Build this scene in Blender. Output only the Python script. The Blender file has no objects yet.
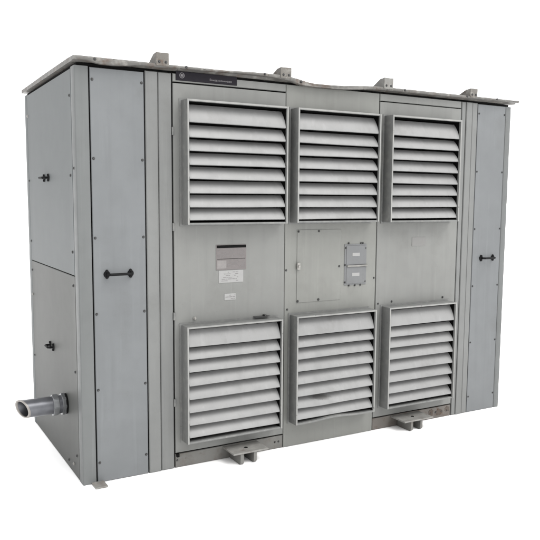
import bpy, bmesh, math, random
from mathutils import Vector, Matrix, noise
random.seed(4)
S = bpy.context.scene
COL = S.collection
W, D = 3.246, 1.327

# ------------------------------------------------------------------ materials
def mat_base(name):
    m = bpy.data.materials.new(name); m.use_nodes = True
    nt = m.node_tree
    return m, nt, nt.nodes['Principled BSDF']

def plain(name, col, rough=0.5, metal=0.0, var=0.12, scale=40, k=.56, spec=.3):
    col = tuple(c*k for c in col)
    m, nt, b = mat_base(name)
    N, L = nt.nodes, nt.links
    tc = N.new('ShaderNodeTexCoord'); nz = N.new('ShaderNodeTexNoise')
    nz.inputs['Scale'].default_value = scale; nz.inputs['Detail'].default_value = 5
    L.new(tc.outputs['Object'], nz.inputs['Vector'])
    mx = N.new('ShaderNodeMix'); mx.data_type = 'RGBA'
    mx.inputs['A'].default_value = (*[c*(1-var) for c in col], 1)
    mx.inputs['B'].default_value = (*[min(1, c*(1+var)) for c in col], 1)
    L.new(nz.outputs['Fac'], mx.inputs['Factor'])
    L.new(mx.outputs['Result'], b.inputs['Base Color'])
    b.inputs['Roughness'].default_value = rough; b.inputs['Metallic'].default_value = metal
    b.inputs['Specular IOR Level'].default_value = spec if not metal else .5
    return m

K = .56
def paint(name, col, rough=0.42, mottle=0.10, streak=0.10, dirt=(0.045, 0.040, 0.032), dirt_amt=0.25,
          chips=0.0, wave=0.25, dust=0.0, rust=0.0, spec=.28, smear=None, calm=False):
    """old sheet-metal paint: cloudy fading, run-off streaks, dirt blotches, optional chips and rust"""
    m, nt, b = mat_base(name)
    N, L = nt.nodes, nt.links
    tc = N.new('ShaderNodeTexCoord')
    def nz(scale, det=5, sc=(1, 1, 1), ro=0.55):
        mp = N.new('ShaderNodeMapping'); mp.inputs['Scale'].default_value = sc
        L.new(tc.outputs['Object'], mp.inputs['Vector'])
        n = N.new('ShaderNodeTexNoise'); n.inputs['Scale'].default_value = scale
        n.inputs['Detail'].default_value = det; n.inputs['Roughness'].default_value = ro
        L.new(mp.outputs['Vector'], n.inputs['Vector']); return n.outputs['Fac']
    def ramp(src, a, z):
        r = N.new('ShaderNodeMapRange'); r.inputs['From Min'].default_value = a; r.inputs['From Max'].default_value = z
        L.new(src, r.inputs['Value']); return r.outputs['Result']
    def mix(fac, A, B, mode='MIX', k=1.0):
        x = N.new('ShaderNodeMix'); x.data_type = 'RGBA'; x.blend_type = mode
        if k != 1.0:
            q = N.new('ShaderNodeMath'); q.operation = 'MULTIPLY'; q.inputs[1].default_value = k
            L.new(fac, q.inputs[0]); fac = q.outputs[0]
        L.new(fac, x.inputs['Factor'])
        for s, v in (('A', A), ('B', B)):
            if isinstance(v, tuple): x.inputs[s].default_value = (*v, 1)
            else: L.new(v, x.inputs[s])
        return x.outputs['Result']
    c0 = tuple(x*(1-mottle) for x in col); c1 = tuple(x*(1+mottle) for x in col)
    c = mix(ramp(nz(1.7, 4), 0.3, 0.7), c0, c1)
    c = mix(ramp(nz(9, 6), 0.45, 0.75), c, tuple(x*0.88 for x in col), k=0.12 if calm else 0.5)
    c = mix(ramp(nz(6, 4, (3.0, 3.0, 0.16)), 0.52, 0.72), c, tuple(x*(1-1.8*streak) for x in col), k=0.45)
    c = mix(ramp(nz(7, 4, (4.0, 4.0, 0.2)), 0.58, 0.75), c, tuple(min(1, x*(1+1.8*streak)) for x in col), k=0.5)
    c = mix(ramp(nz(2.6, 8, ro=0.7), 0.55, 0.8), c, dirt, k=dirt_amt)
    c = mix(ramp(nz(130, 3, ro=0.7), 0.66, 0.76), c, dirt, k=0.15 if calm else 0.35)
    if dust: c = mix(ramp(nz(24, 6), 0.5, 0.7), c, (0.42*K, 0.41*K, 0.38*K), k=dust)
    if chips: c = mix(ramp(nz(38, 3), 0.68, 0.71), c, (0.028, 0.025, 0.022), k=chips)
    if rust: c = mix(ramp(nz(14, 7, ro=0.7), 0.52, 0.66), c, (0.055, 0.032, 0.020), k=rust)
    if smear:
        # one rubbed, dirty dent: an elongated patch with a ragged outline
        mp = N.new('ShaderNodeMapping'); mp.vector_type = 'TEXTURE'
        mp.inputs['Location'].default_value = smear; mp.inputs['Scale'].default_value = (.10, .3, .022); mp.inputs['Rotation'].default_value = (0, .12, 0)
        L.new(tc.outputs['Object'], mp.inputs['Vector'])
        ln = N.new('ShaderNodeVectorMath'); ln.operation = 'LENGTH'; L.new(mp.outputs['Vector'], ln.inputs[0])
        ad = N.new('ShaderNodeMath'); ad.operation = 'ADD'; L.new(ln.outputs['Value'], ad.inputs[0]); L.new(nz(45, 5, (1, 1, 2), .7), ad.inputs[1])
        c = mix(ramp(ad.outputs[0], 1.45, .95), c, (.035, .033, .030), k=.65)
    L.new(c, b.inputs['Base Color'])
    rr = N.new('ShaderNodeMapRange'); rr.inputs['To Min'].default_value = rough-(.02 if calm else .1); rr.inputs['To Max'].default_value = rough+(.03 if calm else .2)
    L.new(nz(11, 5), rr.inputs['Value']); L.new(rr.outputs['Result'], b.inputs['Roughness'])
    b.inputs['Specular IOR Level'].default_value = spec
    bp = N.new('ShaderNodeBump'); bp.inputs['Strength'].default_value = wave; bp.inputs['Distance'].default_value = 0.02
    L.new(nz(2.3, 2), bp.inputs['Height'])
    b2 = N.new('ShaderNodeBump'); b2.inputs['Strength'].default_value = 0.12; b2.inputs['Distance'].default_value = 0.001
    L.new(nz(160, 3), b2.inputs['Height']); L.new(bp.outputs['Normal'], b2.inputs['Normal'])
    L.new(b2.outputs['Normal'], b.inputs['Normal'])
    return m

K = .56
def c_(r, g, b_, k=1.0): return (r*K*k, g*K*k, b_*K*k)
M = {
 'beige': paint('warm grey paint', c_(.246, .250, .234), mottle=.09),
 'beige2': paint('warm grey paint door', c_(.240, .244, .234), mottle=.09),
 'blue': paint('cool grey paint', c_(.192, .202, .209), mottle=.10),
 'post': paint('grey post paint', c_(.214, .219, .215), streak=.14),
 'end': paint('end panel paint', c_(.158, .170, .173), mottle=.03, rough=.5, wave=.02, streak=.02, spec=.12, dirt_amt=.05, calm=True),  # colour lowered to carry part of the left end's shade
 'endlow': paint('shaded lower end paint', c_(.118, .121, .116), mottle=.06, rough=.5, dirt_amt=.10, wave=.02, streak=.03, calm=True, spec=.12),  # darker again: shade low on the left end put into the colour
 'cornerp': paint('corner paint', c_(.190, .198, .198), mottle=.05, spec=.12, wave=.1),
 'frame': paint('louvre frame paint', c_(.210, .214, .209), streak=.18, chips=.3, dust=.25),
 'litedge': paint('lit louvre edge paint', c_(.330, .332, .322), chips=.5, dust=.3),  # lighter than the frame: light caught by its edges, painted in; chips are wear
 'slat': paint('slat paint', c_(.326, .328, .326), mottle=.06, streak=.12, dirt_amt=.35, rough=.4),
 'slatbent': paint('rubbed slat paint', c_(.326, .328, .326), mottle=.06, streak=.12, dirt_amt=.4, rough=.4, smear=(1.535, -.08, .318)),
 'roof': paint('roof edge paint', c_(.150, .145, .136), chips=.9, dust=.45, rust=.65, dirt_amt=.5),
 'lug': paint('lug paint', c_(.178, .166, .150), chips=.7, dust=.5, rust=.85, dirt_amt=.5),
 'base': paint('base channel paint', c_(.190, .187, .176), chips=.4, rust=.28, dirt_amt=.5),
 'rusty': paint('rusted base channel paint', c_(.170, .155, .140), chips=.6, rust=.85, dirt_amt=.7),
 'rustpatch': paint('rust scab', c_(.120, .100, .085), mottle=.3, chips=.6, rust=.9, dirt_amt=.7, rough=.7),
 'bracket': paint('bracket paint', c_(.260, .256, .242), chips=.4, rust=.4, dust=.4),
 'socket': paint('cover plate paint', c_(.190, .195, .200), mottle=.06),
 'dark': plain('dark steel and gap shade', (.010, .010, .010), .9, spec=.05),
 'shade_liner': plain('black slat shade liner', (.008, .008, .008), .95, spec=.0),  # near-black colour stands in for shade inside the louvres
 'black': plain('black handle plastic', (.010, .010, .011), .6, spec=.1),
 'plate': plain('black nameplate', (.022, .020, .025), .6, spec=.06),
 'letter': plain('pale plate lettering', (.22, .21, .22), .5),
 'screw': plain('dull zinc screw', (.045, .045, .045), .5, .2),
 'boltlight': plain('pale bolt', (.36, .35, .33), .45, .3),
 'galv': plain('galvanised steel', (.34, .35, .36), .3, .8, var=.5, scale=25, k=.5),
 'pipe': plain('weathered conduit steel', (.20, .205, .225), .33, .7, var=.6, scale=14, k=.45),
 'copper': plain('pale threaded rim', (.34, .32, .30), .45, .4, k=.6),
 'label': plain('white sticker', (.36, .36, .355), .5, var=.06),
 'faded': plain('faded sticker', (.245, .243, .236), .6, var=.06),
 'brown': plain('faded brown rating plate', (.185, .168, .166), .4, var=.16, scale=60),
 'brown2': plain('pale etched plate', (.26, .245, .24), .4, var=.16, scale=60),
 'ink': plain('dark ink', (.010, .010, .010), .8, spec=.03),
 'greyink': plain('grey ink', (.20, .19, .19), .6),
 'white': plain('white ground', (.97, .97, .97), .9, var=.0, k=1),
}

# ------------------------------------------------------------------ mesh helpers
def box(bm, x0, x1, y0, y1, z0, z1, bev=0.0):
    r = bmesh.ops.create_cube(bm, size=1)
    vs = r['verts']
    for v in vs:
        v.co = Vector((x0 if v.co.x < 0 else x1, y0 if v.co.y < 0 else y1, z0 if v.co.z < 0 else z1))
    if bev:
        es = list({e for v in vs for e in v.link_edges})
        bmesh.ops.bevel(bm, geom=es, offset=bev, segments=2, affect='EDGES', profile=.5)

def prism(bm, pts, axis, a, b):
    """extrude polygon pts (list of 2-D) between a and b along axis 'x' or 'y'"""
    def P(p, t): return (t, p[0], p[1]) if axis == 'x' else (p[0], t, p[1])
    A = [bm.verts.new(P(p, a)) for p in pts]; B = [bm.verts.new(P(p, b)) for p in pts]
    n = len(pts)
    for i in range(n): bm.faces.new((A[i], A[(i+1) % n], B[(i+1) % n], B[i]))
    bm.faces.new(A[::-1]); bm.faces.new(B)
    bmesh.ops.recalc_face_normals(bm, faces=bm.faces)

def cyl(bm, p0, p1, r0, r1=None, n=20, caps=True):
    p0, p1 = Vector(p0), Vector(p1); r1 = r0 if r1 is None else r1
    d = (p1-p0); q = Vector((0, 0, 1)).rotation_difference(d)
    mt = Matrix.Translation((p0+p1)/2) @ q.to_matrix().to_4x4()
    bmesh.ops.create_cone(bm, cap_ends=caps, segments=n, radius1=r0, radius2=r1, depth=d.length, matrix=mt)

def tube(bm, p0, p1, ro, ri, n=32):
    """open-ended pipe with wall thickness"""
    p0, p1 = Vector(p0), Vector(p1); q = Vector((0, 0, 1)).rotation_difference(p1-p0)
    rings = []
    for p, r in ((p0, ri), (p0, ro), (p1, ro), (p1, ri)):
        rings.append([bm.verts.new(p + q @ Vector((r*math.cos(2*math.pi*i/n), r*math.sin(2*math.pi*i/n), 0))) for i in range(n)])
    for k in range(4):
        A, B = rings[k], rings[(k+1) % 4]
        for i in range(n): bm.faces.new((A[i], A[(i+1) % n], B[(i+1) % n], B[i]))
    bmesh.ops.recalc_face_normals(bm, faces=bm.faces)

def obj(name, bm, mat, parent=None, smooth=None, label=None):
    me = bpy.data.meshes.new(name); bm.to_mesh(me); bm.free()
    me.materials.append(mat)
    o = bpy.data.objects.new(name, me); COL.objects.link(o)
    if parent:
        o.parent = parent
    if smooth is not None:
        for p in me.polygons: p.use_smooth = True
        me.set_sharp_from_angle(angle=math.radians(smooth))
    if label: o['label'] = label
    return o

def NB(): return bmesh.new()

# origin of the unit = near left bottom corner of its long front
unit = bpy.data.objects.new('transformer_enclosure', None); COL.objects.link(unit)
unit.empty_display_size = .3
unit['label'] = 'weathered grey steel outdoor transformer enclosure with six louvred vents on its long front'
unit['category'] = 'transformer enclosure'

# ------------------------------------------------------------------ core and cladding
b = NB(); box(b, .016, W-.016, .016, D-.016, .006, 2.30)
obj('inner_body', b, M['dark'], unit)  # near-black core, coloured to read as shade in the gap under the roof lip

def wavy_panel(x0, x1, z0, z1, y=0.0, t=.012, amp=.0014, seed=0, bev=.0025, axis='x', side=-1):
    """a folded sheet-metal panel: a slightly uneven face with bevelled, closed edges."""
    bm = NB()
    nx = max(2, int((x1-x0)/.05)); nz = max(2, int((z1-z0)/.06))
    def P(u, z, d):
        return (u, y - side*0 + d, z) if axis == 'x' else (y+d*(-side), u, z)
    us = [x0+bev]+[x0+(x1-x0)*i/nx for i in range(1, nx)]+[x1-bev]
    zs = [z0+bev]+[z0+(z1-z0)*i/nz for i in range(1, nz)]+[z1-bev]
    g = []
    for i, u in enumerate(us):
        row = []
        for j, z in enumerate(zs):
            e = min(i, len(us)-1-i, j, len(zs)-1-j)
            w = 0 if e == 0 else (noise.noise(Vector((u*2.1+seed*7.3, seed*3.1, z*1.6)))*amp + amp)
            row.append(bm.verts.new(P(u, z, w)))
        g.append(row)
    for i in range(len(us)-1):
        for j in range(len(zs)-1):
            bm.faces.new((g[i][j], g[i+1][j], g[i+1][j+1], g[i][j+1]))
    # rim: outline out by bev and back by bev, then back by t
    loop = [g[i][0] for i in range(len(us))]+[g[-1][j] for j in range(1, len(zs))]
    loop += [g[i][-1] for i in range(len(us)-2, -1, -1)]+[g[0][j] for j in range(len(zs)-2, 0, -1)]
    cu, cz = (x0+x1)/2, (z0+z1)/2
    def uv(v): return (v.co.x if axis == 'x' else v.co.y), v.co.z
    prev = loop
    for dd, bb in ((bev, 1), (t, 1)):
        new = []
        for v in loop:
            u, z = uv(v)
            if abs(u-(x0+bev)) < 1e-6: u = x0
            if abs(u-(x1-bev)) < 1e-6: u = x1
            if abs(z-(z0+bev)) < 1e-6: z = z0
            if abs(z-(z1-bev)) < 1e-6: z = z1
            new.append(bm.verts.new(P(u, z, dd)))
        n = len(loop)
        for k in range(n): bm.faces.new((prev[k], prev[(k+1) % n], new[(k+1) % n], new[k]))
        prev = new
    bm.faces.new(prev)
    bmesh.ops.recalc_face_normals(bm, faces=bm.faces)
    return bm

def screw_mesh(r, h, ax, mat, name='screw'):
    bm = NB()
    if ax == 'y':
        cyl(bm, (0, 0, 0), (0, -h*.35, 0), r*1.35, r*1.25, 12); cyl(bm, (0, -h*.35, 0), (0, -h, 0), r, r*.8, 6)
    else:
        cyl(bm, (0, 0, 0), (-h*.35, 0, 0), r*1.35, r*1.25, 12); cyl(bm, (-h*.35, 0, 0), (-h, 0, 0), r, r*.8, 6)
    me = bpy.data.meshes.new(name); bm.to_mesh(me); bm.free(); me.materials.append(mat); return me
SC = {('y', 'd'): screw_mesh(.0062, .006, 'y', M['screw']), ('x', 'd'): screw_mesh(.0065, .006, 'x', M['screw']),
      ('y', 'l'): screw_mesh(.008, .010, 'y', M['boltlight']), ('y', 's'): screw_mesh(.0055, .006, 'y', M['screw']),
      ('x', 'l'): screw_mesh(.008, .007, 'x', M['boltlight'])}
def screw(parent, loc, ax='y', k='d', name='screw'):
    o = bpy.data.objects.new(name, SC[(ax, k)]); COL.objects.link(o); o.location = loc; o.parent = parent
    o.rotation_euler = (0, random.random()*1.0, 0) if ax == 'y' else (random.random(), 0, 0)
    return o

# corner posts (L shaped, rounded outer edge)
def corner_post(x0, x1, y0, y1, name='corner_post', m='cornerp'):
    bm = NB(); box(bm, x0, x1, y0, y1, 0.0, 2.284, 0)
    es = [e for e in bm.edges if abs(e.verts[0].co.z-e.verts[1].co.z) > 1]
    bmesh.ops.bevel(bm, geom=es, offset=.007, segments=4, affect='EDGES', profile=.5)
    return obj(name, bm, M[m], unit, smooth=40)
corner_post(0, .0755, 0, .078); corner_post(W-.055, W, 0, .078)
corner_post(0, .0755, D-.078, D, m='end'); corner_post(W-.055, W, D-.078, D)

# front end panels with handle and screws
def pull_handle(parent, x, z, length, ax='y', s=1.0, base=0.0):
    bm = NB(); h = length/2
    def T(u, d, w):  # u along, d out, w up
        return (x+u, base-d, z+w) if ax == 'y' else (base-d, x+u, z+w)
    pts = [(-h, .0), (-h, .022), (-h+.012, .034), (h-.012, .034), (h, .022), (h, .0)]
    for (a, c), (e, f) in zip(pts, pts[1:]):
        cyl(bm, T(a, c, 0), T(e, f, 0), .0075*s, n=12)
    for (a, c) in pts[1:-1]:
        bmesh.ops.create_icosphere(bm, subdivisions=2, radius=.0075*s, matrix=Matrix.Translation(T(a, c, 0)))
    for u in (-h, h):
        cyl(bm, T(u, 0, 0), T(u, .006, 0), .019*s, .016*s, 16)
        for w in (-.017*s, .017*s): cyl(bm, T(u, 0, w), T(u, .009, w), .009*s, .007*s, 10)
    return obj('handle', bm, M['black'], parent, smooth=45)

ZS = (.118, .537, .958, 1.381, 1.802, 2.220)
pA = obj('end_panel', wavy_panel(.0825, .381, .002, 2.281, seed=1), M['blue'], unit, smooth=30, label='flat cool grey bolted panel at the left end of the front')
for z in ZS:
    for x in (.0945, .369): screw(pA, (x, .001, z+random.uniform(-.004, .004)))
pull_handle(pA, .223, 1.178, .135)
pB = obj('end_panel', wavy_panel(2.908, 3.1885, .002, 2.284, seed=2), M['blue'], unit, smooth=30, label='flat cool grey bolted panel at the right end of the front')
for z in ZS:
    for x in (2.920, 3.178): screw(pB, (x, .001, z+random.uniform(-.004, .004)), k='s')
pull_handle(pB, 3.055, 1.168, .12, s=.95)

# vertical folded posts
for i, (x0, x1) in enumerate(((.388, .4605), (.4645, .5435), (2.7525, 2.790), (2.7930, 2.8505), (2.8535, 2.9045))):
    obj('vertical_post', wavy_panel(x0, x1, .001, 2.290, y=(-.004 if i in (0, 3) else 0.0), seed=5+i, amp=.0006, bev=.004), M['post'], unit, smooth=30)

# doors, middle panel
dL = obj('door', wavy_panel(.552, 1.2915, .092, 2.238, seed=11), M['beige2'], unit, smooth=30, label='left access door with brown rating plate')
dR = obj('door', wavy_panel(2.018, 2.7445, .092, 2.238, seed=12), M['beige2'], unit, smooth=30, label='right access door with faded sticker')
mid = obj('middle_panel', wavy_panel(1.2945, 2.0115, .001, 2.290, seed=13), M['beige'], unit, smooth=30)
sL = obj('header_strip', wavy_panel(.552, 1.2915, 2.246, 2.290, seed=14, amp=.0003), M['beige2'], unit, smooth=30)
sR = obj('header_strip', wavy_panel(2.018, 2.7445, 2.244, 2.290, seed=15, amp=.0003), M['beige2'], unit, smooth=30)
bL = obj('base_channel', wavy_panel(.552, 1.2915, .001, .083, y=.004, seed=16, amp=.0005), M['base'], unit, smooth=30)
bR = obj('base_channel', wavy_panel(2.018, 2.7445, .001, .083, y=.004, seed=17, amp=.0005), M['rusty'], unit, smooth=30, label='rust stained base channel')
for x in (.563, 1.235, 1.262): screw(bL, (x, .006, .045), k='s')
for x in (2.55, 2.60, 2.655, 2.71): screw(bR, (x, .006, .045), k='d')
b = NB(); box(b, .556, .572, -.012, .0035, .068, .088, .001); obj('latch', b, M['dark'], bL)
# welded patches / dents on the rusty channel
for x0, x1, z0, z1 in ((2.53, 2.58, .022, .076), (2.60, 2.67, .014, .070), (2.69, 2.735, .028, .078)):
    b = NB(); rr_ = random.Random(x0); nn = 14
    prism(b, [((x0+x1)/2+(x1-x0)*.55*rr_.uniform(.7, 1.05)*math.cos(2*math.pi*q/nn), (z0+z1)/2+(z1-z0)*.5*rr_.uniform(.6, 1.05)*math.sin(2*math.pi*q/nn)) for q in range(nn)], 'y', .0025, .0050); obj('rust_patch', b, M['rustpatch'], bR)

# door hinges
for z in (1.972, 1.432, .915, .40):
    b = NB(); cyl(b, (.5480, -.004, z-.022), (.5480, -.004, z+.022), .006, n=12); box(b, .548, .560, -.003, .0005, z-.02, z+.02)
    obj('hinge', b, M['frame'], dL)

# ------------------------------------------------------------------ end faces (left one is seen)
def end_face(x, side):
    ps = []
    for (y0, y1, z0, z1, m, sd, lb) in ((.081, D-.081, 1.169, 2.279, 'end', 21, 'upper cover of the left end'), (.081, D-.081, .002, 1.164, 'endlow', 22, 'lower cover of the left end, slightly dirtier, with shade put into its colour')):
        ps.append(obj('end_cover', wavy_panel(y0, y1, z0, z1, y=x, seed=sd, axis='y', side=side, amp=.0022), M[m], unit, smooth=30, label=lb if side < 0 else None))
    return ps
up, lo = end_face(0, -1)
for y, z, k in ((.110, 2.141, 'd'), (.122, 1.716, 'd'), (.118, 1.297, 'd'), (1.236, 2.141, 'l'), (1.24, 1.71, 'd'), (1.236, 1.30, 'd'), (.045, 1.752, 'd')):
    screw(up, (.0005, y, z), 'x', k)
for y, z, k in ((.120, 1.11, 'd'), (.122, .62, 'd'), (.13, .13, 'd'), (.20, .06, 'l'), (.32, .045, 'd'), (1.236, .93, 'l'), (1.236, 1.10, 'd'), (1.236, .50, 'd')):
    screw(lo, (.0005, y, z), 'x', k)
pull_handle(up, .715, 1.717, .115, 'x', .95); pull_handle(lo, .690, .665, .085, 'x', .95)
# right end and back
for z0, z1 in ((1.169, 2.288), (.002, 1.164)):
    bm = wavy_panel(.081, D-.081, z0, z1, y=W, seed=31, axis='y', side=1)
    obj('end_cover', bm, M['end'], unit, smooth=30)
for x0, x1 in ((.0825, .85), (.856, 1.62), (1.626, 2.39), (2.396, 3.1885)):
    bm = wavy_panel(x0, x1, .002, 2.288, y=0, seed=x0)
    for v in bm.verts: v.co.y = D - v.co.y
    bmesh.ops.reverse_faces(bm, faces=bm.faces)
    obj('back_panel', bm, M['blue'], unit, smooth=30)

# ------------------------------------------------------------------ roof with turned-down, dented edge
def sm(t): t = max(0, min(1, t)); return t*t*(3-2*t)
def bump_(x, a, b_, c, d): return sm((x-a)/(b_-a))*(1-sm((x-c)/(d-c)))
def lip_top(x):
    s = -.021*bump_(x, 1.29, 1.49, 1.56, 2.02)
    s += .008*bump_(x, .8, 1.1, 1.24, 1.33)
    return 2.3280 + s + .0008*noise.noise(Vector((x*9, 1, 0)))
def lip_bot(x):
    s = -.014*bump_(x, .05, .14, .2, .38) + .005*bump_(x, .45, .56, 1.1, 1.28) - .025*bump_(x, 1.27, 1.42, 1.62, 2.04) + .006*bump_(x, .7, 1.0, 1.2, 1.28)
    s += .006*sm((x-2.3)/.9)
    return 2.3075 + s + .0012*noise.noise(Vector((x*13, 5, 0)))
bm = NB()
xs = [-.010] + [.01+i*.02 for i in range(int((W+.015)/.02))] + [W+.034]
rows = []
for x in xs:
    zt, zb = lip_top(x), lip_bot(x)
    dz = zt-2.3280
    in_ = .010*bump_(x, 1.32, 1.45, 1.7, 1.98)
    prof = [(-.009, zb+.001), (-.036, zb), (-.0405+in_*0, zb+.003), (-.042+in_*1.1, zb*.6+zt*.4), (-.041+in_, zt-.004), (-.036+in_, zt), (.0, zt+.001), (.10, 2.3315+dz*.3), (D*.5, 2.332), (D+.03, 2.3285), (D+.034, 2.3255), (D+.034, 2.308), (D+.03, 2.3055), (.04, 2.3055), (.0015, 2.3045)]
    rows.append([bm.verts.new((x, y, z)) for y, z in prof])
n = len(rows[0])
for A, B in zip(rows, rows[1:]):
    for i in range(n): bm.faces.new((A[i], A[(i+1) % n], B[(i+1) % n], B[i]))
bm.faces.new(rows[0]); bm.faces.new(rows[-1][::-1])
bmesh.ops.recalc_face_normals(bm, faces=bm.faces)
roof = obj('roof', bm, M['roof'], unit, smooth=50)
for x in (.617, 1.12, 2.19, 2.755, 1.375, 3.05, .10):
    z = (lip_top(x)+lip_bot(x))/2+.002
    screw(roof, (x, -.0415, z), k='d')

def lug(x0, x1, h, rustm):
    bm = NB(); z0 = 2.3285
    # folded plate: front upstand, sloping side gussets, closed top
    t = .008
    box(bm, x0, x1, -.046, -.038, z0-.012, z0+h, .0015)
    side = [(-.038, z0-.001), (-.038, z0+h-.001), (.0, z0+h-.004), (.085, z0+.012), (.10, z0+.001)]
    prism(bm, side, 'x', x0+.0005, x0+t); prism(bm, side, 'x', x1-t, x1-.0005)
    box(bm, x0+t, x1-t, -.038, .0, z0+h-.010, z0+h-.002)
    o = obj('lifting_lug', bm, rustm, roof)
    for fx in (.24, .76):
        screw(roof, (x0+(x1-x0)*fx, -.045, z0+.008), k='d', name='bolt')
lug(.438, .512, .058, M['lug']); lug(1.228, 1.302, .052, M['lug']); lug(2.012, 2.086, .058, M['bracket']); lug(2.782, 2.850, .050, M['lug'])

# ------------------------------------------------------------------ louvres
def louvre(x0, x1, z0, z1, lips, bent=False, seed=0, gap=.011, dep=.056):
    """box frame with eight awning-shaped blades; lips = heights of the blade lower edges"""
    yf = -.090; t = .011
    bm = NB()
    bv = .002
    box(bm, x0, x0+t, yf, 0.0, z0, z1, bv); box(bm, x1-t, x1, yf, 0.0, z0, z1, bv)
    box(bm, x0+t-.001, x1-t+.001, yf+.001, -.0005, z1-.013, z1-.0006, bv)
    if not bent:
        box(bm, x0+t-.001, x1-t+.001, yf+.001, -.0005, z0+.0006, z0+.012, bv)
    else:
        # buckled bottom rail
        N = 24; pr = []
        for i in range(N+1):
            u = i/N; x = x0+t-.001+(x1-x0-2*t+.002)*u
            dz = -.015*math.exp(-((u-.47)/.27)**2)*math.sin(math.pi*u)
            dy = -.012*math.sin(math.pi*u)**2
            pr.append([bm.verts.new((x, yy+dy*(1 if yy < -.02 else 0), zz-dz)) for yy, zz in ((yf+.001, z0+.0006), (yf+.001, z0+.012), (-.0005, z0+.012), (-.0005, z0+.0006))])
        for A, B in zip(pr, pr[1:]):
            for i in range(4): bm.faces.new((A[i], A[(i+1) % 4], B[(i+1) % 4], B[i]))
        bm.faces.new(pr[0]); bm.faces.new(pr[-1][::-1])
    # narrow mounting flange on the panel
    box(bm, x0-.012, x1+.010, -.0035, -.0003, z0-.010, z1+.010)
    bmesh.ops.recalc_face_normals(bm, faces=bm.faces)
    fr = obj('louvre', bm, M['frame'], unit, smooth=35, label='louvre with a buckled bottom rail' if bent else None)
    bm = NB()
    for a, c in ((x0+.0005, x0+t-.0005), (x1-t+.0005, x1-.0005)): box(bm, a, c, yf-.0022, yf+.0005, z0+.002, z1-.002, .0008)
    box(bm, x0+t, x1-t, yf-.0016, yf+.0015, z1-.0115, z1-.002, .0006)
    obj('lit_edge', bm, M['litedge'], fr)  # added pale strips, painted as light on the frame's front edges
    # near-black backing and side channels, added to paint the shade between blades
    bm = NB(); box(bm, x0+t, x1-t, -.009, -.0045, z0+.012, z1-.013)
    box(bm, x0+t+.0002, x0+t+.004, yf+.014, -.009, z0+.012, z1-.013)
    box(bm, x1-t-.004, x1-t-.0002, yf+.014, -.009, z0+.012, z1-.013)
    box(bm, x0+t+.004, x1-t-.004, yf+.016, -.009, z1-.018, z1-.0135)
    obj('shade_liner', bm, M['shade_liner'], fr)
    # blades
    rnd = random.Random(seed)
    bm = NB()
    xa, xb = x0+t+.0045, x1-t-.0045
    for k, zl in enumerate(lips):
        top = (lips[k-1]-gap) if k else z1-.020
        H = top-zl+.004
        H = min(H, .104)
        N = 20; M_ = 10
        tw = rnd.uniform(-.0015, .0015); bow = rnd.uniform(-.0012, .0012)
        g = []
        for i in range(N+1):
            u = i/N; x = xa+(xb-xa)*u
            dzl = tw*(u-.5)*2+bow*math.sin(math.pi*u)
            if bent and k == len(lips)-2: dzl -= .004*math.exp(-((u-.3)/.2)**2)
            outer, inner = [], []
            # lower return lip, then awning curve
            P = [(-.074, .0), (-.0825, .0015)]
            for j in range(M_+1):
                a = j/M_*math.radians(78)
                tt = j/M_; P.append((-.0845+dep*tt**1.3, .004+(H-.004)*(tt+.07*math.sin(math.pi*tt))))
            Q = [(p[0]+.0022, p[1]-.0012) for p in P[2:]][::-1]+[(-.074, .0022)]
            g.append([bm.verts.new((x, py, zl+dzl+pz)) for py, pz in P+Q])
        n = len(g[0])
        for A, B in zip(g, g[1:]):
            for i in range(n): bm.faces.new((A[i], A[(i+1) % n], B[(i+1) % n], B[i]))
        bm.faces.new(g[0]); bm.faces.new(g[-1][::-1])
    bmesh.ops.recalc_face_normals(bm, faces=bm.faces)
    obj('slats', bm, M['slatbent' if bent else 'slat'], fr, smooth=40)
    return fr
UP = [2.017, 1.936, 1.860, 1.782, 1.703, 1.624, 1.545, 1.470]
LO = [.738, .664, .588, .508, .427, .348, .271, .196]
louvre(.600, 1.258, 1.445, 2.146, UP, seed=1)
louvre(1.327, 1.960, 1.449, 2.146, UP, seed=2)
louvre(2.055, 2.668, 1.445, 2.148, UP, seed=3)
l4 = louvre(.592, 1.233, .163, .860, LO, seed=4, gap=.017, dep=.050)
l5 = louvre(1.334, 1.960, .165, .866, LO, seed=5, bent=True, gap=.017, dep=.050)
l6 = louvre(2.070, 2.680, .165, .870, LO, seed=6, gap=.017, dep=.050)
screw(l4, (.678, -.001, .893), k='l'); 
b = NB(); box(b, 1.070, 1.175, -.036, -.001, .8735, .8752, .0005); obj('clip', b, M['screw'], l4)
b = NB(); box(b, 1.135, 1.150, -.030, -.004, .8752, .884, .002); obj('clip_screw', b, M['screw'], l4)

# ------------------------------------------------------------------ plates, stickers, bolts
def plate(name, parent, x0, x1, z0, z1, y, t, mat, bev=.0, label=None):
    b = NB(); box(b, x0, x1, y-t, y, z0, z1, bev); return obj(name, b, mat, parent, label=label)
def rows_of_print(parent, x0, x1, z0, z1, y, n, mat, seed, h=.0035, fill=.75):
    r = random.Random(seed); b = NB()
    for i in range(n):
        z = z1-(z1-z0)*(i+.5)/n; x = x0
        while x < x1-.004:
            w = r.uniform(.006, .026)
            if r.random() < fill: box(b, x, min(x+w, x1), y-.0007, y-.0001, z-h/2, z+h/2)
            x += w+r.uniform(.002, .006)
    return obj('print', b, mat, parent)
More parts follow.
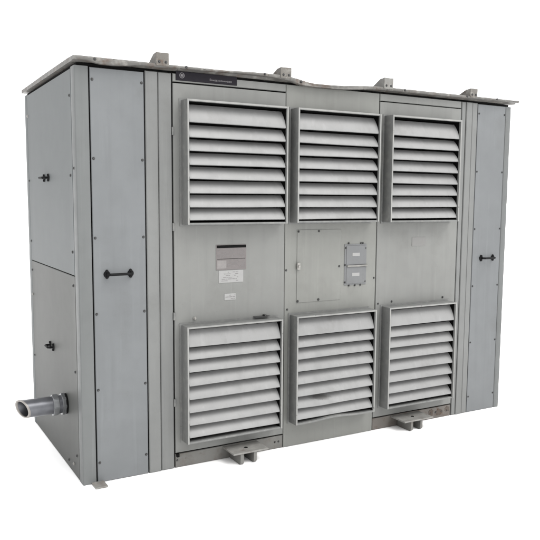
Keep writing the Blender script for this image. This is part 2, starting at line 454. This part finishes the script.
# nameplate on the header: dark strip, round emblem, small pale word
np_ = plate('nameplate', unit, .569, .953, 2.2535, 2.3035, -.0005, .004, M['plate'], .0012)
b = NB()
n = 28; cx, cz = .606, 2.282
for ri, ro in ((.0125, .0155),):
    A = [[b.verts.new((cx+r*math.cos(2*math.pi*i/n), y, cz+r*math.sin(2*math.pi*i/n))) for i in range(n)] for r, y in ((ri, -.0048), (ro, -.0048))]
    for i in range(n): b.faces.new((A[0][i], A[0][(i+1) % n], A[1][(i+1) % n], A[1][i]))
box(b, cx-.008, cx-.001, -.0056, -.0046, cz-.007, cz+.007, .0004); box(b, cx+.001, cx+.008, -.0056, -.0046, cz-.007, cz+.007, .0004)
obj('emblem', b, M['letter'], np_)
b = NB(); x = .778; r = random.Random(9)
for i in range(14):
    w = .0072; big = i == 0
    z0 = 2.2665; h = .0085 if not big else .012
    s = .0014
    kind = r.choice('HEAO')
    box(b, x, x+s, -.0052, -.0046, z0, z0+h)
    if kind in 'HAO': box(b, x+w-s, x+w, -.0052, -.0046, z0, z0+h)
    if kind in 'EO': box(b, x+s, x+w-(s if kind == 'O' else 0), -.0052, -.0046, z0+h-s, z0+h)
    if kind in 'ELO': box(b, x+s, x+w-(s if kind == 'O' else 0), -.0052, -.0046, z0, z0+s)
    if kind in 'HEA': box(b, x+s, x+w-(s if kind != 'E' else 0), -.0052, -.0046, z0+h*.45, z0+h*.45+s)
    if kind == 'T': box(b, x+s, x+w, -.0052, -.0046, z0+h-s, z0+h)
    x += w+.0030
obj('lettering', b, M['letter'], np_)

# rating plate on the left door
rp = plate('rating_plate', dL, .818, 1.019, 1.171, 1.322, .002, .004, M['brown'], .001)
plate('plate_header', dL, .822, 1.017, 1.303, 1.319, -.002, .0022, M['ink'])
plate('plate_field', dL, .824, .885, 1.180, 1.228, -.002, .0010, M['brown2'])
plate('plate_field', dL, .824, 1.012, 1.236, 1.238, -.002, .0012, M['ink'])
rows_of_print(dL, .826, 1.010, 1.243, 1.298, -.0021, 6, M['greyink'], 3, .0028, .6)
rows_of_print(dL, .892, 1.010, 1.178, 1.230, -.0021, 5, M['greyink'], 4, .0028, .6)
plate('sticker', dL, .835, 1.000, 1.094, 1.168, .002, .003, M['label'])
rows_of_print(dL, .842, .965, 1.100, 1.162, -.0012, 6, M['greyink'], 5, .0022, .55)
plate('sticker', dL, .873, .949, .988, 1.027, .002, .003, M['label'])
rows_of_print(dL, .880, .945, .991, 1.022, -.0012, 3, M['greyink'], 6, .0030, .7)
# sticker on the right door
plate('sticker', dR, 2.325, 2.448, 1.275, 1.336, .002, .003, M['faded'])

# middle: flush sub-panel with small meter covers
sp = obj('cover_sheet', wavy_panel(1.384, 1.722, .938, 1.402, y=-.0012, t=.0016, seed=41, amp=.0004, bev=.0008), M['beige'], mid, smooth=30)
for x, z, k in ((1.391, .948, 'd'), (1.549, .950, 'd'), (1.393, 1.392, 's'), (1.547, 1.392, 's')): screw(mid, (x, -.0028, z), k=k)
b = NB(); box(b, 1.380, 1.402, -.014, -.003, 1.150, 1.195, .002); cyl(b, (1.391, -.012, 1.172), (1.391, -.022, 1.172), .008, n=10); obj('latch', b, M['boltlight'], mid)
back = plate('meter_plate', mid, 1.752, 1.930, 1.030, 1.302, .002, .004, M['socket'], .001)
for z0, z1, lz in ((1.166, 1.292, 1.233), (1.040, 1.150, 1.100)):
    plate('cover_plate', mid, 1.766, 1.920, z0, z1, -.002, .003, M['socket'], .0012)
    plate('sticker', mid, 1.812, 1.872, lz-.011, lz+.011, -.005, .0012, M['label'])
plate('cover_rim', mid, 1.770, 1.938, 1.151, 1.1630, -.002, .010, M['bracket'], .002)
for x, z in ((1.784, 1.308), (1.885, 1.306), (1.900, 1.306), (1.760, 1.278), (1.921, 1.273), (1.710, 1.160), (1.757, 1.165), (1.757, 1.050), (1.791, 1.028), (1.840, 1.028), (1.885, 1.028), (1.921, 1.050)):
    screw(mid, (x, -.001, z), k='s')
for x, z in ((1.999, 1.069), (1.305, 1.15), (1.315, .90), (1.999, 1.95)): screw(mid, (x, .001, z), k='s')
for x, z, k in ((2.158, .897, 'd'), (2.628, .898, 'd'), (2.040, .889, 's')): screw(dR, (x, .001, z), k=k)

# ------------------------------------------------------------------ feet and brackets on the ground
def bracket(x0, x1, f, z=.079, yf=-.150):
    bm = NB(); box(bm, x0, x1, yf, .002, z-.010, z, .0015)
    o = obj('mounting_bracket', bm, M['bracket'], unit)
    for a, c in f:
        bm = NB(); prism(bm, [(-.0005, 0.0), (-.0005, z-.010), (yf+.006, z-.010), (yf+.006, .014), (yf+.014, .003), (yf+.024, 0.0)], 'x', a, c)
        obj('gusset', bm, M['base'], o)
    bm = NB(); cyl(bm, ((x0+x1)/2, -.078, z-.001), ((x0+x1)/2, -.078, z+.0015), .011, n=16); obj('bolt_hole', bm, M['dark'], o)
    return o
bracket(.862, 1.102, ((.912, .934), (1.002, 1.022)))
bracket(2.178, 2.438, ((2.238, 2.258), (2.325, 2.343)))
bm = NB(); box(bm, .046, .116, -.084, .002, .0, .009, .001); obj('foot_tab', bm, M['bracket'], unit)

# ------------------------------------------------------------------ conduit stub on the left end
py, pz, R = .36, .378, .053
bm = NB(); tube(bm, (-.245, py, pz), (-.045, py, pz), R, R-.006, 40)
def oblique(bm, x_lim):
    # the stub was sawn off at a slant
    for v in bm.verts:
        if v.co.x < x_lim: v.co.x += -.50*(v.co.y-py)-.22*(v.co.z-pz)
oblique(bm, -.2)
pipe = obj('conduit_pipe', bm, M['pipe'], unit, smooth=40)
bm = NB(); tube(bm, (-.251, py, pz), (-.243, py, pz), R+.0015, R-.007, 40); oblique(bm, 0); obj('rim', bm, M['copper'], pipe, smooth=40)
bm = NB(); cyl(bm, (-.05, py, pz), (-.06, py, pz), R-.008, n=32); obj('bore', bm, M['dark'], pipe)
def nut(x0, x1, r, m, n=8):
    bm = NB(); cyl(bm, (x0, py, pz), (x1, py, pz), r, n=n)
    bmesh.ops.bevel(bm, geom=list(bm.edges), offset=.003, segments=2, affect='EDGES'); return obj('lock_nut', bm, m, pipe)
nut(-.082, -.048, R+.012, M['galv'], 8)
bm = NB(); cyl(bm, (-.049, py, pz), (-.028, py, pz), R+.001, n=32); obj('collar', bm, M['pipe'], pipe, smooth=40)
nut(-.030, -.008, R+.014, M['galv'], 8)
bm = NB(); cyl(bm, (-.011, py, pz), (.003, py, pz), R+.008, n=32); obj('collar', bm, M['dark'], pipe, smooth=40)
# cable ends inside the stub
for dy, dz in ((-.018, .012), (.016, .016), (.002, -.018)):
    bm = NB(); cyl(bm, (-.215, py+dy, pz+dz), (-.06, py+dy, pz+dz), .013, n=14); obj('cable', bm, M['black'], pipe, smooth=40)

# ------------------------------------------------------------------ ground
bm = NB(); 
vs = [bm.verts.new(p) for p in ((-400, -400, -.001), (400, -400, -.001), (400, 400, -.001), (-400, 400, -.001))]
bm.faces.new(vs); g = obj('ground', bm, M['white']); g['kind'] = 'structure'; g['label'] = 'plain white ground'

# ------------------------------------------------------------------ light: soft white overcast
w = bpy.data.worlds.new('World'); S.world = w; w.use_nodes = True
N, L = w.node_tree.nodes, w.node_tree.links
bg = N['Background']
tc = N.new('ShaderNodeTexCoord'); sx = N.new('ShaderNodeSeparateXYZ'); L.new(tc.outputs['Generated'], sx.inputs[0])
rp_ = N.new('ShaderNodeValToRGB'); L.new(sx.outputs['Z'], rp_.inputs[0])
e = rp_.color_ramp.elements
e[0].position = 0.0; e[0].color = (.62, .62, .62, 1)
e[1].position = .9; e[1].color = (1, 1, 1, 1)
mr = N.new('ShaderNodeMapRange'); mr.inputs['From Min'].default_value = -1; mr.inputs['From Max'].default_value = .4
mr.inputs['To Min'].default_value = .42; mr.inputs['To Max'].default_value = 1.0
L.new(sx.outputs['X'], mr.inputs['Value'])
vm = N.new('ShaderNodeVectorMath'); vm.operation = 'SCALE'
L.new(rp_.outputs['Color'], vm.inputs[0]); L.new(mr.outputs['Result'], vm.inputs['Scale']); L.new(vm.outputs[0], bg.inputs['Color']); bg.inputs['Strength'].default_value = 1.12
sun = bpy.data.objects.new('sun', bpy.data.lights.new('sun', 'SUN')); COL.objects.link(sun)
sun.data.energy = .75; sun.data.angle = math.radians(35); sun.data.color = (1, .98, .95)
sun.rotation_euler = Vector((.45, -.75, 1.15)).to_track_quat('Z', 'Y').to_euler()

# ------------------------------------------------------------------ camera (solved from the photograph)
cam = bpy.data.objects.new('camera', bpy.data.cameras.new('camera')); COL.objects.link(cam); S.camera = cam
cam.location = (-.9776, -3.7778, 1.5895); cam.rotation_euler = (1.4594, -.0056, -.5069)
cam.data.sensor_width = 36; cam.data.lens = 705.3/540*36
cam.data.shift_x = (270-260.87)/540; cam.data.shift_y = (278.70-270)/540
cam.data.clip_end = 2000
S.view_settings.view_transform = 'Standard'; S.view_settings.look = 'None'; S.view_settings.gamma = 1
S.view_settings.exposure = 1.55
